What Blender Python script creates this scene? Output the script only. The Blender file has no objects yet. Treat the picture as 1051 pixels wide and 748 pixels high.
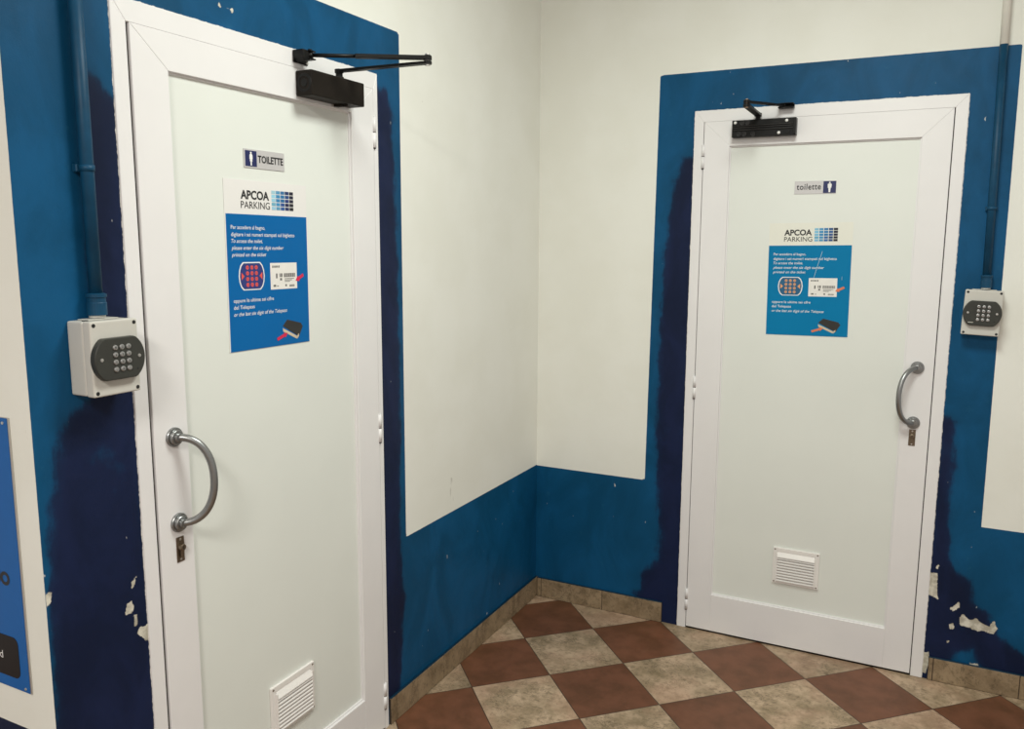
import bpy, bmesh, math, random
from mathutils import Vector, Matrix
import numpy as np

S = bpy.context.scene
COL = S.collection
PI = math.pi

# ------------------------------------------------------------------ camera
cd = bpy.data.cameras.new('camera')
cam = bpy.data.objects.new('camera', cd); COL.objects.link(cam)
S.camera = cam
cd.sensor_fit = 'HORIZONTAL'; cd.sensor_width = 36.0
cd.lens = 849.2167 / 1051 * 36.0
cd.clip_start = 0.02
YAW, PITCH, ROLL = 2.035994, -0.148451, 0.004743
_f = Vector((math.cos(PITCH)*math.cos(YAW), math.cos(PITCH)*math.sin(YAW), math.sin(PITCH)))
_r = _f.cross(Vector((0, 0, 1))).normalized(); _u = _r.cross(_f)
_r2 = math.cos(ROLL)*_r + math.sin(ROLL)*_u; _u2 = -math.sin(ROLL)*_r + math.cos(ROLL)*_u
m = Matrix((_r2, _u2, -_f)).transposed().to_4x4()
m.translation = Vector((1.5132, -3.2667, 1.6054))
cam.matrix_world = m

# ------------------------------------------------------------------ light
CEIL = 2.92
w = bpy.data.worlds.new('World'); S.world = w; w.use_nodes = True
bg = w.node_tree.nodes['Background']
bg.inputs[0].default_value = (1.0, 0.945, 0.875, 1); bg.inputs[1].default_value = 0.56
def ceiling_lamp(loc, size, energy, col):
    ld = bpy.data.lights.new('ceiling_lamp', 'AREA'); ld.shape = 'RECTANGLE'
    ld.size, ld.size_y = size; ld.energy = energy; ld.color = col
    lo = bpy.data.objects.new('ceiling_lamp', ld); COL.objects.link(lo); lo.location = loc
ceiling_lamp((1.25, -1.55, CEIL - 0.03), (.6, .6), 37.5, (.955, 1.0, .925))
ceiling_lamp((1.30, -4.30, CEIL - 0.03), (.6, .6), 78, (1.0, .965, .89))

S.view_settings.view_transform = 'Standard'; S.view_settings.look = 'None'
S.view_settings.exposure = 0.0; S.view_settings.gamma = 1.0; S.view_settings.use_curve_mapping = False
S.cycles.use_denoising = True
S.cycles.max_bounces = 8

# ------------------------------------------------------------------ helpers
def srgb(r, g, b):
    f = lambda c: (c/255/12.92) if c/255 <= .04045 else ((c/255+.055)/1.055)**2.4
    return (f(r), f(g), f(b), 1.0)

def new_mat(name):
    mt = bpy.data.materials.new(name); mt.use_nodes = True
    nt = mt.node_tree
    return mt, nt, nt.nodes['Principled BSDF']

def N(nt, typ, **kw):
    n = nt.nodes.new(typ)
    for k, v in kw.items():
        setattr(n, k, v)
    return n

def put(nt, sock, v):
    if isinstance(v, bpy.types.NodeSocket): nt.links.new(v, sock)
    else: sock.default_value = v

def mth(nt, op, a, b=None, c=None, clamp=False):
    n = N(nt, 'ShaderNodeMath', operation=op); n.use_clamp = clamp
    put(nt, n.inputs[0], a)
    if b is not None: put(nt, n.inputs[1], b)
    if c is not None: put(nt, n.inputs[2], c)
    return n.outputs[0]

def mixc(nt, fac, a, b):
    n = N(nt, 'ShaderNodeMix', data_type='RGBA')
    put(nt, n.inputs['Factor'], fac); put(nt, n.inputs[6], a); put(nt, n.inputs[7], b)
    return n.outputs[2]

def mixf(nt, fac, a, b):
    n = N(nt, 'ShaderNodeMix', data_type='FLOAT')
    put(nt, n.inputs['Factor'], fac); put(nt, n.inputs[2], a); put(nt, n.inputs[3], b)
    return n.outputs[0]

def noise(nt, vec, scale, detail=4, rough=.55, dist=0.0):
    n = N(nt, 'ShaderNodeTexNoise'); n.inputs['Scale'].default_value = scale
    n.inputs['Detail'].default_value = detail; n.inputs['Roughness'].default_value = rough
    n.inputs['Distortion'].default_value = dist
    if vec is not None: nt.links.new(vec, n.inputs['Vector'])
    return n.outputs['Fac']

def maprange(nt, v, a, b, c=0.0, d=1.0, smooth=True):
    n = N(nt, 'ShaderNodeMapRange'); n.interpolation_type = 'SMOOTHSTEP' if smooth else 'LINEAR'
    put(nt, n.inputs[0], v)
    for i, x in enumerate((a, b, c, d)): n.inputs[1+i].default_value = x
    return n.outputs[0]

def position(nt): return N(nt, 'ShaderNodeNewGeometry').outputs['Position']
def objco(nt): return N(nt, 'ShaderNodeTexCoord').outputs['Object']
def mapping(nt, vec, scale=(1, 1, 1), rot=(0, 0, 0)):
    n = N(nt, 'ShaderNodeMapping'); nt.links.new(vec, n.inputs['Vector'])
    n.inputs['Scale'].default_value = scale; n.inputs['Rotation'].default_value = rot
    return n.outputs[0]

def bump(nt, bsdf, h, strength=.2, dist=.002):
    n = N(nt, 'ShaderNodeBump'); n.inputs['Strength'].default_value = strength
    n.inputs['Distance'].default_value = dist
    put(nt, n.inputs['Height'], h); nt.links.new(n.outputs[0], bsdf.inputs['Normal'])

def simple(name, col, rough=.5, metal=0.0, var=.04, scale=30, bmp=0.0, spec=.5):
    """plain paint / plastic / metal with a slight procedural unevenness"""
    mt, nt, b = new_mat(name)
    nz = noise(nt, objco(nt), scale, 4)
    k = 1 - var
    dark = (col[0]*k, col[1]*k, col[2]*k, 1)
    nt.links.new(mixc(nt, maprange(nt, nz, .3, .7), dark, col), b.inputs['Base Color'])
    b.inputs['Roughness'].default_value = rough; b.inputs['Metallic'].default_value = metal
    b.inputs['Specular IOR Level'].default_value = spec
    if bmp: bump(nt, b, nz, bmp, .001)
    return mt

# ------------------------------------------------------------------ mesh builder
class MB:
    """collects shapes in local coordinates (x right, -y out of the wall, z up)"""
    def __init__(self): self.bm = bmesh.new()
    def _mark(self, geom_faces, mi):
        for f in geom_faces: f.material_index = mi
    def box(self, x0, x1, y0, y1, z0, z1, bev=0.0, mi=0, seg=1):
        x0, x1 = sorted((x0, x1)); y0, y1 = sorted((y0, y1)); z0, z1 = sorted((z0, z1))
        return self.prism([(x0, z0), (x1, z0), (x1, z1), (x0, z1)], y0, y1, bev, mi, seg)
    def prism(self, poly, y0, y1, bev=0.0, mi=0, seg=1, smooth=False):
        """polygon in (x, z) extruded from y0 to y1"""
        bm = self.bm
        a = [bm.verts.new((p[0], y0, p[1])) for p in poly]
        c = [bm.verts.new((p[0], y1, p[1])) for p in poly]
        fs = [bm.faces.new(a), bm.faces.new(list(reversed(c)))]
        n = len(poly)
        for i in range(n):
            j = (i+1) % n
            f = bm.faces.new((a[j], a[i], c[i], c[j])); fs.append(f); f.smooth = smooth
        bmesh.ops.recalc_face_normals(bm, faces=fs)
        self._mark(fs, mi)
        if bev > 0:
            es = list({e for f in fs[:2] for e in f.edges}) if n > 6 else list({e for f in fs for e in f.edges})
            r = bmesh.ops.bevel(bm, geom=es, offset=bev, segments=seg, profile=.6, affect='EDGES', clamp_overlap=True)
            self._mark(r['faces'], mi)
        return self
    def tube(self, pts, r, seg=14, mi=0, caps=True):
        bm = self.bm; pts = [Vector(p) for p in pts]; n = len(pts)
        rs = r if isinstance(r, (list, tuple)) else [r]*n
        rings = []; ref = None
        for i, p in enumerate(pts):
            t = (pts[min(i+1, n-1)] - pts[max(i-1, 0)]).normalized()
            if ref is None:
                ref = Vector((0, 0, 1)) if abs(t.z) < .9 else Vector((1, 0, 0))
            s = t.cross(ref).normalized(); u = s.cross(t).normalized(); ref = u
            rings.append([bm.verts.new(p + rs[i]*(math.cos(2*PI*k/seg)*s + math.sin(2*PI*k/seg)*u)) for k in range(seg)])
        fs = []
        for a, c in zip(rings, rings[1:]):
            for k in range(seg):
                f = bm.faces.new((a[k], a[(k+1) % seg], c[(k+1) % seg], c[k])); f.smooth = True; fs.append(f)
        if caps:
            fs.append(bm.faces.new(rings[0][::-1])); fs.append(bm.faces.new(rings[-1]))
        bmesh.ops.recalc_face_normals(bm, faces=fs)
        self._mark(fs, mi)
        return self
    def lathe(self, origin, axis, prof, seg=28, mi=0):
        """profile of (distance along axis, radius)"""
        o = Vector(origin); ax = Vector(axis).normalized()
        ref = Vector((0, 0, 1)) if abs(ax.z) < .9 else Vector((1, 0, 0))
        s = ax.cross(ref).normalized(); u = s.cross(ax)
        bm = self.bm; rings = []
        for d, r in prof:
            rings.append([bm.verts.new(o + ax*d + max(r, 1e-5)*(math.cos(2*PI*k/seg)*s + math.sin(2*PI*k/seg)*u)) for k in range(seg)])
        fs = []
        for a, c in zip(rings, rings[1:]):
            for k in range(seg):
                f = bm.faces.new((a[k], a[(k+1) % seg], c[(k+1) % seg], c[k])); fs.append(f)
        fs.append(bm.faces.new(rings[0][::-1])); fs.append(bm.faces.new(rings[-1]))
        bmesh.ops.recalc_face_normals(bm, faces=fs)
        self._mark(fs, mi)
        return self
    def mesh(self, me, mat4, mi=0):
        """append a mesh through a matrix"""
        n0 = len(self.bm.faces)
        tmp = me.copy(); tmp.transform(mat4); self.bm.from_mesh(tmp); bpy.data.meshes.remove(tmp)
        self.bm.faces.ensure_lookup_table()
        for f in self.bm.faces[n0:]: f.material_index = mi
        return self
    def build(self, name, mats, parent=None, smooth_angle=None):
        me = bpy.data.meshes.new(name); self.bm.to_mesh(me); self.bm.free()
        for mt in (mats if isinstance(mats, (list, tuple)) else [mats]): me.materials.append(mt)
        o = bpy.data.objects.new(name, me); COL.objects.link(o)
        if parent is not None: o.parent = parent
        return o

def text_mesh(body, size=1.0, bold=0.0, shear=0.0, gap=1.0):
    cu = bpy.data.curves.new('text', 'FONT'); cu.body = body; cu.size = size
    cu.offset = bold; cu.shear = shear; cu.space_character = gap; cu.resolution_u = 3
    o = bpy.data.objects.new('text', cu); COL.objects.link(o)
    dg = bpy.context.evaluated_depsgraph_get(); dg.update()
    me = bpy.data.meshes.new_from_object(o.evaluated_get(dg))
    bpy.data.objects.remove(o); bpy.data.curves.remove(cu)
    return me

def put_text(mb, body, x0, zbase, y, width, cap, bold=0.0, shear=0.0, mi=0, gap=1.0):
    """lettering with its left edge at x0, baseline zbase, total width and capital height as given"""
    me = text_mesh(body, 1.0, bold, shear, gap)
    xs = [v.co.x for v in me.vertices]
    ref = 0.70
    sx = width / (max(xs) - min(xs)); sz = cap / ref
    M = Matrix(((sx, 0, 0, x0 - min(xs)*sx), (0, 0, 0, y), (0, sz, 0, zbase), (0, 0, 0, 1)))
    mb.mesh(me, M, mi); bpy.data.meshes.remove(me)

def empty(name, label=None, cat=None, loc=(0, 0, 0), rz=0.0, group=None, kind=None, tilt=0.0):
    o = bpy.data.objects.new(name, None); COL.objects.link(o); o.empty_display_size = .05
    o.location = loc
    o.rotation_euler = (Matrix.Rotation(rz, 3, 'Z') @ Matrix.Rotation(tilt, 3, 'Y')).to_euler()
    tag(o, label, cat, group, kind)
    return o

def tag(o, label=None, cat=None, group=None, kind=None):
    if label: o['label'] = label
    if cat: o['category'] = cat
    if group: o['group'] = group
    if kind: o['kind'] = kind
    return o

RW, LW = 0.0, PI/2            # rotation of things on the right and on the left wall
def at_right(x, z, d=0.0): return (x, -d, z)
def at_left(s, z, d=0.0): return (d, -s, z)

# ------------------------------------------------------------------ materials
def wall_material():
    mt, nt, b = new_mat('painted_plaster')
    pos = position(nt)
    att = lambda nm: N(nt, 'ShaderNodeAttribute', attribute_name=nm).outputs['Fac']
    fine = noise(nt, pos, 260, 3); mid = noise(nt, pos, 26, 6, .6); big = noise(nt, pos, 3.2, 4)
    rag = noise(nt, pos, 55, 6, .65)
    def mask(attr, nz, amp, wd):
        v = mth(nt, 'ADD', attr, mth(nt, 'MULTIPLY', mth(nt, 'SUBTRACT', nz, .5), amp))
        return maprange(nt, v, wd, -wd)
    white = mixc(nt, maprange(nt, big, .35, .65), (.765, .765, .705, 1), (.795, .797, .745, 1))
    # brushed blue paint
    brush = noise(nt, mapping(nt, pos, (1, 1, .6)), 5.5, 7, .62, .6)
    blue = mixc(nt, maprange(nt, brush, .32, .68), (.0022, .056, .132, 1), (.0048, .080, .195, 1))
    blue = mixc(nt, mth(nt, 'MULTIPLY', maprange(nt, mid, .60, .80), .25), blue, (.03, .15, .24, 1))
    navy = mixc(nt, maprange(nt, brush, .35, .65), (.0054, .0110, .036, 1), (.0090, .0165, .056, 1))
    navyv = mth(nt, 'ADD', att('navy'), mth(nt, 'MULTIPLY', mth(nt, 'SUBTRACT', noise(nt, pos, 14, 6, .6), .5), .05))
    streak = noise(nt, mapping(nt, pos, (1, 1, .22)), 34, 6, .65)
    navyv = mth(nt, 'ADD', navyv, mth(nt, 'MULTIPLY', mth(nt, 'SUBTRACT', streak, .5), .045))
    nmask = mth(nt, 'ADD', mth(nt, 'MULTIPLY', maprange(nt, navyv, .011, -.009), .72), mth(nt, 'MULTIPLY', maprange(nt, navyv, .030, -.028), .28))
    nmask = mth(nt, 'MULTIPLY', nmask, maprange(nt, noise(nt, pos, 5.5, 6), .22, .36, .62, 1.0))
    paint = mixc(nt, nmask, blue, navy)
    # small scratches showing plaster
    scr = noise(nt, mapping(nt, pos, (1, 1, .45), (.3, .2, 0)), 62, 2, .5)
    scr = maprange(nt, mth(nt, 'ADD', scr, mth(nt, 'MULTIPLY', noise(nt, pos, 7, 2), .25)), .895, .925)
    paint = mixc(nt, mth(nt, 'MULTIPLY', scr, .8), paint, (.55, .56, .55, 1))
    bm_ = mask(att('blue'), rag, .0018, .0009)
    col = mixc(nt, bm_, white, paint)
    chip = mask(att('chip'), rag, .020, .0010)
    chipc = mixc(nt, maprange(nt, mid, .4, .65), (.40, .37, .30, 1), (.70, .67, .58, 1))
    col = mixc(nt, chip, col, chipc)
    fr = mask(att('edge'), noise(nt, pos, 42, 5, .7), .010, .0009)
    col = mixc(nt, fr, col, (.78, .76, .72, 1))
    scf = mask(att('scuff'), noise(nt, mapping(nt, pos, (1, 1, .25)), 120, 4), .010, .0012)
    col = mixc(nt, mth(nt, 'MULTIPLY', scf, .35), col, (.25, .22, .19, 1))
    nt.links.new(col, b.inputs['Base Color'])
    wet = mth(nt, 'MULTIPLY', bm_, mth(nt, 'SUBTRACT', 1.0, mth(nt, 'MAXIMUM', chip, fr)))
    nt.links.new(mixf(nt, wet, .85, mixf(nt, mid, .40, .56)), b.inputs['Roughness'])
    b.inputs['Specular IOR Level'].default_value = .15
    h = mth(nt, 'ADD', mth(nt, 'MULTIPLY', mid, .8), mth(nt, 'MULTIPLY', fine, .25))
    h = mth(nt, 'ADD', h, mth(nt, 'MULTIPLY', big, 1.6))
    h = mth(nt, 'SUBTRACT', h, mth(nt, 'MULTIPLY', chip, 1.2))
    h = mth(nt, 'ADD', h, mth(nt, 'MULTIPLY', nmask, .12))
    bump(nt, b, h, .30, .0022)
    return mt

TANG, TX, TY, TS = -0.805358, 0.355936, -0.193355, 0.30
def stone(nt, pos, cell, light):
    n1 = noise(nt, pos, 11, 8, .68); n2 = noise(nt, pos, 48, 6, .70); n3 = noise(nt, mapping(nt, pos, (1, 1.6, 1)), 24, 6, .7, 1.5)
    c = mixc(nt, maprange(nt, n1, .32, .68), light[0], light[1])
    c = mixc(nt, mth(nt, 'MULTIPLY', maprange(nt, n2, .50, .64), .62), c, light[2])
    vein = maprange(nt, mth(nt, 'ABSOLUTE', mth(nt, 'SUBTRACT', n3, .5)), .004, .024, 1, 0)
    vein = mth(nt, 'MULTIPLY', vein, maprange(nt, noise(nt, pos, 13, 3), .42, .62))
    return mixc(nt, mth(nt, 'MULTIPLY', vein, .85), c, light[3]), n2

BEIGE = ((.240, .180, .108, 1), (.500, .370, .255, 1), (.165, .122, .070, 1), (.070, .050, .028, 1))
def floor_material():
    mt, nt, b = new_mat('checkered_tiles')
    pos = position(nt)
    sep = N(nt, 'ShaderNodeSeparateXYZ'); nt.links.new(pos, sep.inputs[0])
    X = mth(nt, 'SUBTRACT', sep.outputs[0], TX); Y = mth(nt, 'SUBTRACT', sep.outputs[1], TY)
    ct, st = math.cos(TANG)/TS, math.sin(TANG)/TS
    U = mth(nt, 'ADD', mth(nt, 'MULTIPLY', X, ct), mth(nt, 'MULTIPLY', Y, st))
    V = mth(nt, 'ADD', mth(nt, 'MULTIPLY', X, -st), mth(nt, 'MULTIPLY', Y, ct))
    fu, fv = mth(nt, 'FLOOR', U), mth(nt, 'FLOOR', V)
    par = mth(nt, 'FLOORED_MODULO', mth(nt, 'ADD', fu, fv), 2.0)       # 0: brown, 1: beige
    ed = lambda q: mth(nt, 'PINGPONG', q, .5)
    dist = mth(nt, 'MINIMUM', ed(U), ed(V))
    grout = maprange(nt, dist, .0035, .0075, 1, 0)
    cell = N(nt, 'ShaderNodeCombineXYZ'); nt.links.new(fu, cell.inputs[0]); nt.links.new(fv, cell.inputs[1])
    wn = N(nt, 'ShaderNodeTexWhiteNoise', noise_dimensions='3D'); nt.links.new(cell.outputs[0], wn.inputs['Vector'])
    off = N(nt, 'ShaderNodeVectorMath', operation='MULTIPLY_ADD')
    nt.links.new(wn.outputs['Color'], off.inputs[0]); off.inputs[1].default_value = (7, 7, 7); nt.links.new(pos, off.inputs[2])
    vec = off.outputs[0]
    beige, n2 = stone(nt, vec, cell, BEIGE)
    pink = mth(nt, 'MULTIPLY', maprange(nt, noise(nt, vec, 4.5, 4), .46, .66), .38)
    beige = mixc(nt, pink, beige, (.47, .285, .200, 1))
    bn = noise(nt, vec, 11, 6, .6)
    brown = mixc(nt, maprange(nt, bn, .3, .7), (.112, .047, .022, 1), (.178, .072, .038, 1))
    brown = mixc(nt, mth(nt, 'MULTIPLY', maprange(nt, n2, .5, .7), .25), brown, (.19, .100, .060, 1))
    tile = mixc(nt, par, brown, beige)
    br = mixf(nt, wn.outputs['Value'], .90, 1.08)
    vm = N(nt, 'ShaderNodeVectorMath', operation='SCALE'); nt.links.new(tile, vm.inputs[0]); nt.links.new(br, vm.inputs['Scale'])
    nt.links.new(mixc(nt, grout, vm.outputs[0], (.055, .036, .024, 1)), b.inputs['Base Color'])
    nt.links.new(mixf(nt, n2, .38, .60), b.inputs['Roughness'])
    b.inputs['Specular IOR Level'].default_value = .35
    bump(nt, b, mth(nt, 'SUBTRACT', mth(nt, 'MULTIPLY', n2, .3), grout), .35, .0015)
    return mt

def skirting_material():
    mt, nt, b = new_mat('beige_skirting_tile')
    c, n2 = stone(nt, position(nt), None, ((.20, .140, .080, 1), (.34, .250, .155, 1), (.13, .092, .050, 1), (.05, .036, .022, 1)))
    nt.links.new(c, b.inputs['Base Color']); b.inputs['Roughness'].default_value = .5
    bump(nt, b, n2, .2, .001)
    return mt

def brushed(name, col, rough):
    mt, nt, b = new_mat(name)
    n = noise(nt, mapping(nt, objco(nt), (60, 60, 900)), 1.0, 3)
    nt.links.new(mixc(nt, n, col, tuple(c*1.25 for c in col[:3])+(1,)), b.inputs['Base Color'])
    b.inputs['Metallic'].default_value = 1.0; b.inputs['Roughness'].default_value = rough
    return mt

M_WALL = wall_material(); M_FLOOR = floor_material(); M_SKIRT = skirting_material()
M_GROUT = simple('dark_grout', (.05, .036, .026, 1), .9)
M_BLUE = simple('blue_gloss_paint', (.005, .058, .125, 1), .48, var=.25, scale=18, spec=.25)
M_EDGE = simple('dark_blue_edge_paint', (.004, .030, .060, 1), .5, var=.3, scale=30, spec=.25)
M_CEIL = simple('ceiling_paint', (.80, .78, .73, 1), .9, var=.02)
M_FRAME = simple('white_aluminium', (.785, .772, .775, 1), .36, var=.025, scale=6)
M_PANEL = simple('cream_panel', (.748, .772, .730, 1), .40, var=.03, scale=3)
M_GAP = simple('black_gasket', (.012, .011, .010, 1), .8)
M_WHITEPL = simple('white_plastic', (.80, .775, .75, 1), .35, var=.02)
M_GREYPL = simple('pale_grey_plastic', (.56, .545, .50, 1), .45, var=.03)
M_DARKPL = simple('charcoal_plastic', (.040, .041, .036, 1), .45, var=.10, spec=.3)
M_BUTTON = brushed('button_metal', (.42, .42, .42, 1), .38)
M_CHROME = brushed('satin_chrome', (.27, .275, .275, 1), .36)
M_STEEL = brushed('screw_steel', (.55, .54, .52, 1), .35)
M_BRASS = brushed('aged_brass', (.19, .15, .11, 1), .42)
M_BROWNMET = simple('dark_brown_enamel', (.0125, .0090, .0065, 1), .50, var=.25, spec=.14)
M_BLACKMET = simple('black_enamel', (.0055, .0055, .0055, 1), .42, var=.2, spec=.22)
M_BLACK = simple('black_ink', (.012, .012, .014, 1), .55)
M_HOLE = simple('screw_recess_black', (.010, .010, .010, 1), .7)

# ------------------------------------------------------------------ walls
def sdf(poly, P):
    """signed distance (negative inside) of points P (n,2) to a polygon"""
    v = np.array(poly, float); n = len(v)
    d = np.full(len(P), 1e9); inside = np.zeros(len(P), bool)
    for i in range(n):
        a, b = v[i], v[(i+1) % n]; e = b - a
        t = np.clip(((P - a) @ e) / (e @ e + 1e-15), 0, 1)
        q = P - (a + t[:, None]*e); d = np.minimum(d, np.sqrt((q*q).sum(1)))
        if abs(e[1]) > 1e-12:
            c = ((a[1] > P[:, 1]) != (b[1] > P[:, 1])) & (P[:, 0] < e[0]*(P[:, 1]-a[1])/e[1] + a[0])
            inside ^= c
    return np.where(inside, -d, d)

def union(polys, P):
    d = np.full(len(P), 5.0)
    for p in polys: d = np.minimum(d, sdf(p, P))
    return d

def wall(name, to_world, s0, s1, h, back0, back1, layers, hole=None, step=.01, fine=None):
    """slab 12 cm thick whose front face is a fine grid carrying the outlines of its paint;
    to_world(s, d, z): s along the wall, d out of it; hole = door opening (s0, s1, z)"""
    ss = set(np.round(np.arange(s0, s1, step), 4)) | {s0, s1}
    zs = set(np.round(np.arange(0, h, step), 4)) | {0.0, h}
    if fine:
        for (a, b_, c, e) in fine:
            ss |= set(np.round(np.arange(a, b_, .004), 4)); zs |= set(np.round(np.arange(c, e, .004), 4))
    if hole: ss |= {hole[0], hole[1]}; zs |= {hole[2]}
    ss = sorted(ss); zs = sorted(zs)
    def thin(a, keep):
        out = [a[0]]
        for q in a[1:]:
            if q - out[-1] < .0015:
                if q in keep: out[-1] = q if out[-1] not in keep else out[-1]
                continue
            out.append(q)
        return out
    ks = {s0, s1} | ({hole[0], hole[1]} if hole else set()); kz = {0.0, h} | ({hole[2]} if hole else set())
    ss = thin(ss, ks); zs = thin(zs, kz)
    ns, nz = len(ss), len(zs)
    verts = [to_world(s, 0, z) for z in zs for s in ss]
    P = np.array([(s, z) for z in zs for s in ss])
    faces = []
    for j in range(nz-1):
        for i in range(ns-1):
            if hole and hole[0]-1e-6 <= ss[i] and ss[i+1] <= hole[1]+1e-6 and zs[j+1] <= hole[2]+1e-6: continue
            k = j*ns + i; faces.append((k, k+1, k+ns+1, k+ns))
    nfront = len(verts)
    def quad(pts):
        k = len(verts)
        for p in pts: verts.append(to_world(*p))
        faces.append((k, k+1, k+2, k+3))
    T = -.12
    quad([(back0, T, 0), (back1, T, 0), (back1, T, h), (back0, T, h)])
    quad([(s0, 0, h), (s1, 0, h), (back1, T, h), (back0, T, h)])
    quad([(s0, 0, 0), (s1, 0, 0), (back1, T, 0), (back0, T, 0)])
    quad([(s0, 0, 0), (s0, 0, h), (back0, T, h), (back0, T, 0)])
    quad([(s1, 0, 0), (s1, 0, h), (back1, T, h), (back1, T, 0)])
    if hole:
        a, b_, t = hole
        quad([(a, 0, 0), (a, 0, t), (a, T+.01, t), (a, T+.01, 0)])
        quad([(b_, 0, 0), (b_, 0, t), (b_, T+.01, t), (b_, T+.01, 0)])
        quad([(a, 0, t), (b_, 0, t), (b_, T+.01, t), (a, T+.01, t)])
        quad([(a, T+.01, 0), (b_, T+.01, 0), (b_, T+.01, t), (a, T+.01, t)])
    me = bpy.data.meshes.new(name); me.from_pydata(verts, [], faces)
    for nm in ('blue', 'navy', 'chip', 'edge', 'scuff'):
        d = np.full(len(verts), 5.0, np.float32)
        if nm in layers: d[:nfront] = union(layers[nm], P)
        at = me.attributes.new(nm, 'FLOAT', 'POINT'); at.data.foreach_set('value', d)
    me.materials.append(M_WALL); me.validate(); me.update()
    o = bpy.data.objects.new(name, me); COL.objects.link(o)
    o['kind'] = 'structure'
    return o

R_W = lambda s, d, z: (s, -d, z)
L_W = lambda s, d, z: (d, -s, z)
S_W = lambda s, d, z: (-s, -2.297-d, z)
RF0, RF1, RFZ = .660, 1.591, 2.102        # right door frame, outer edges
LF0, LF1, LFZ = 1.163, 2.068, 2.093       # left door frame

wall('wall_right', R_W, 0.0, 3.4, CEIL, -.12, 3.4, {
    'blue': [[(-.2, -.1), (-.2, .612), (.501, .612), (.517, 2.247), (1.730, 2.247), (1.739, .609), (3.6, .609), (3.6, -.1)]],
    'navy': [[(.625, 1.93), (.592, 1.84), (.570, 1.70), (.552, 1.46), (.545, 1.0), (.552, .67), (.575, .345), (.564, .275), (.496, .19), (.498, .125),
              (.463, .10), (.49, .06), (.57, .04), (.57, -.05), (.70, -.05), (.70, 1.93)],
             [(1.58, 1.0), (1.625, .98), (1.640, .82), (1.634, .74), (1.646, .487), (1.665, .437), (1.720, .40), (1.738, .323), (1.785, .289), (1.815, .22),
              (1.90, .170), (1.95, .12), (1.95, .05), (1.78, .07), (1.75, .15), (1.70, .12), (1.66, .06), (1.63, -.05), (1.58, -.05)]],
    'chip': [[(1.586, .409), (1.614, .414), (1.620, .332), (1.624, .314), (1.595, .324), (1.586, .34)],
             [(1.695, .259), (1.706, .276), (1.729, .258), (1.747, .268), (1.769, .252), (1.791, .246), (1.804, .271), (1.818, .245), (1.805, .221),
              (1.777, .226), (1.756, .221), (1.731, .229), (1.703, .228)],
             [(1.665, .288), (1.690, .318), (1.697, .300), (1.676, .279)], [(1.663, .230), (1.679, .234), (1.684, .213), (1.669, .209)],
             [(1.607, .443), (1.616, .445), (1.616, .427), (1.608, .428)], [(1.663, .162), (1.670, .164), (1.670, .155), (1.664, .155)],
             [(1.742, .094), (1.768, .096), (1.772, .082), (1.750, .080)], [(1.585, .10), (1.607, .105), (1.614, .07), (1.60, .02), (1.585, .02)]],
    'edge': [[(RF0-.001, -.1), (RF0-.001, RFZ+.001), (RF1+.001, RFZ+.001), (RF1+.001, -.1)]],
}, hole=(RF0+.004, RF1-.004, RFZ-.004), fine=[(1.57, 1.85, 0.0, .46)])

wall('wall_left', L_W, 0.0, 2.297, CEIL, -.12, 2.177, {
    'blue': [[(-.2, -.1), (-.2, .614), (1.040, .618), (1.040, 2.237), (2.5, 2.237), (2.5, -.1)]],
    'navy': [[(1.20, 2.05), (1.130, 2.06), (1.098, 2.05), (1.083, 1.98), (1.066, 1.6), (1.062, 1.2), (1.068, .9), (1.076, .577), (1.052, .41), (1.074, .272), (1.092, .068), (1.2, .05)],
             [(2.05, 1.88), (2.09, 1.90), (2.125, 1.93), (2.145, 1.85), (2.150, 1.48), (2.150, 1.30), (2.222, 1.255), (2.246, 1.20), (2.272, 1.08), (2.284, .96), (2.292, .80), (2.294, .5), (2.294, -.1), (2.05, -.1)]],
    'chip': [[(2.088, .874), (2.100, .862), (2.103, .848), (2.094, .858)], [(2.104, .822), (2.117, .818), (2.125, .796), (2.108, .792), (2.103, .80)],
             [(2.094, .786), (2.101, .786), (2.102, .762), (2.096, .762)], [(2.060, .752), (2.094, .752), (2.096, .738), (2.084, .730), (2.076, .716), (2.06, .70)],
             [(2.284, .912), (2.30, .915), (2.30, .880), (2.290, .884)],
             [(1.764, 2.140), (1.772, 2.146), (1.775, 2.138), (1.766, 2.134)], [(1.725, 2.145), (1.748, 2.139), (1.732, 2.133)], [(1.875, 2.130), (1.881, 2.134), (1.882, 2.124)],
             [(1.548, 2.158), (1.5505, 2.158), (1.5505, 2.147), (1.548, 2.147)]],
    'edge': [[(LF0-.001, -.1), (LF0-.001, LFZ+.001), (LF1+.001, LFZ+.001), (LF1+.001, -.1)]],
    'scuff': [[(.905, 2.055), (.912, 2.058), (.910, 2.050)], [(.742, .748), (.748, .748), (.752, .70), (.748, .64), (.744, .70)], [(.736, .745), (.742, .745), (.738, .70), (.728, .65), (.733, .70)]],
}, hole=(LF0+.004, LF1-.004, LFZ-.004), fine=[(2.05, 2.13, .70, .88)])

wall('wall_side', S_W, 0.0, 1.4, CEIL, .12, 1.4, {
    'blue': [[(-.2, -.1), (-.2, .598), (1.6, .598), (1.6, -.1)], [(-.1, -.1), (.0015, -.1), (.0015, 2.237), (-.1, 2.237)]],
    'navy': [[(-.1, -.1), (-.1, .7), (1.6, .7), (1.6, -.1)]],
    'scuff': [[(.020, 1.24), (.025, 1.245), (.008, 1.205), (.004, 1.20)]],
})

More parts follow.
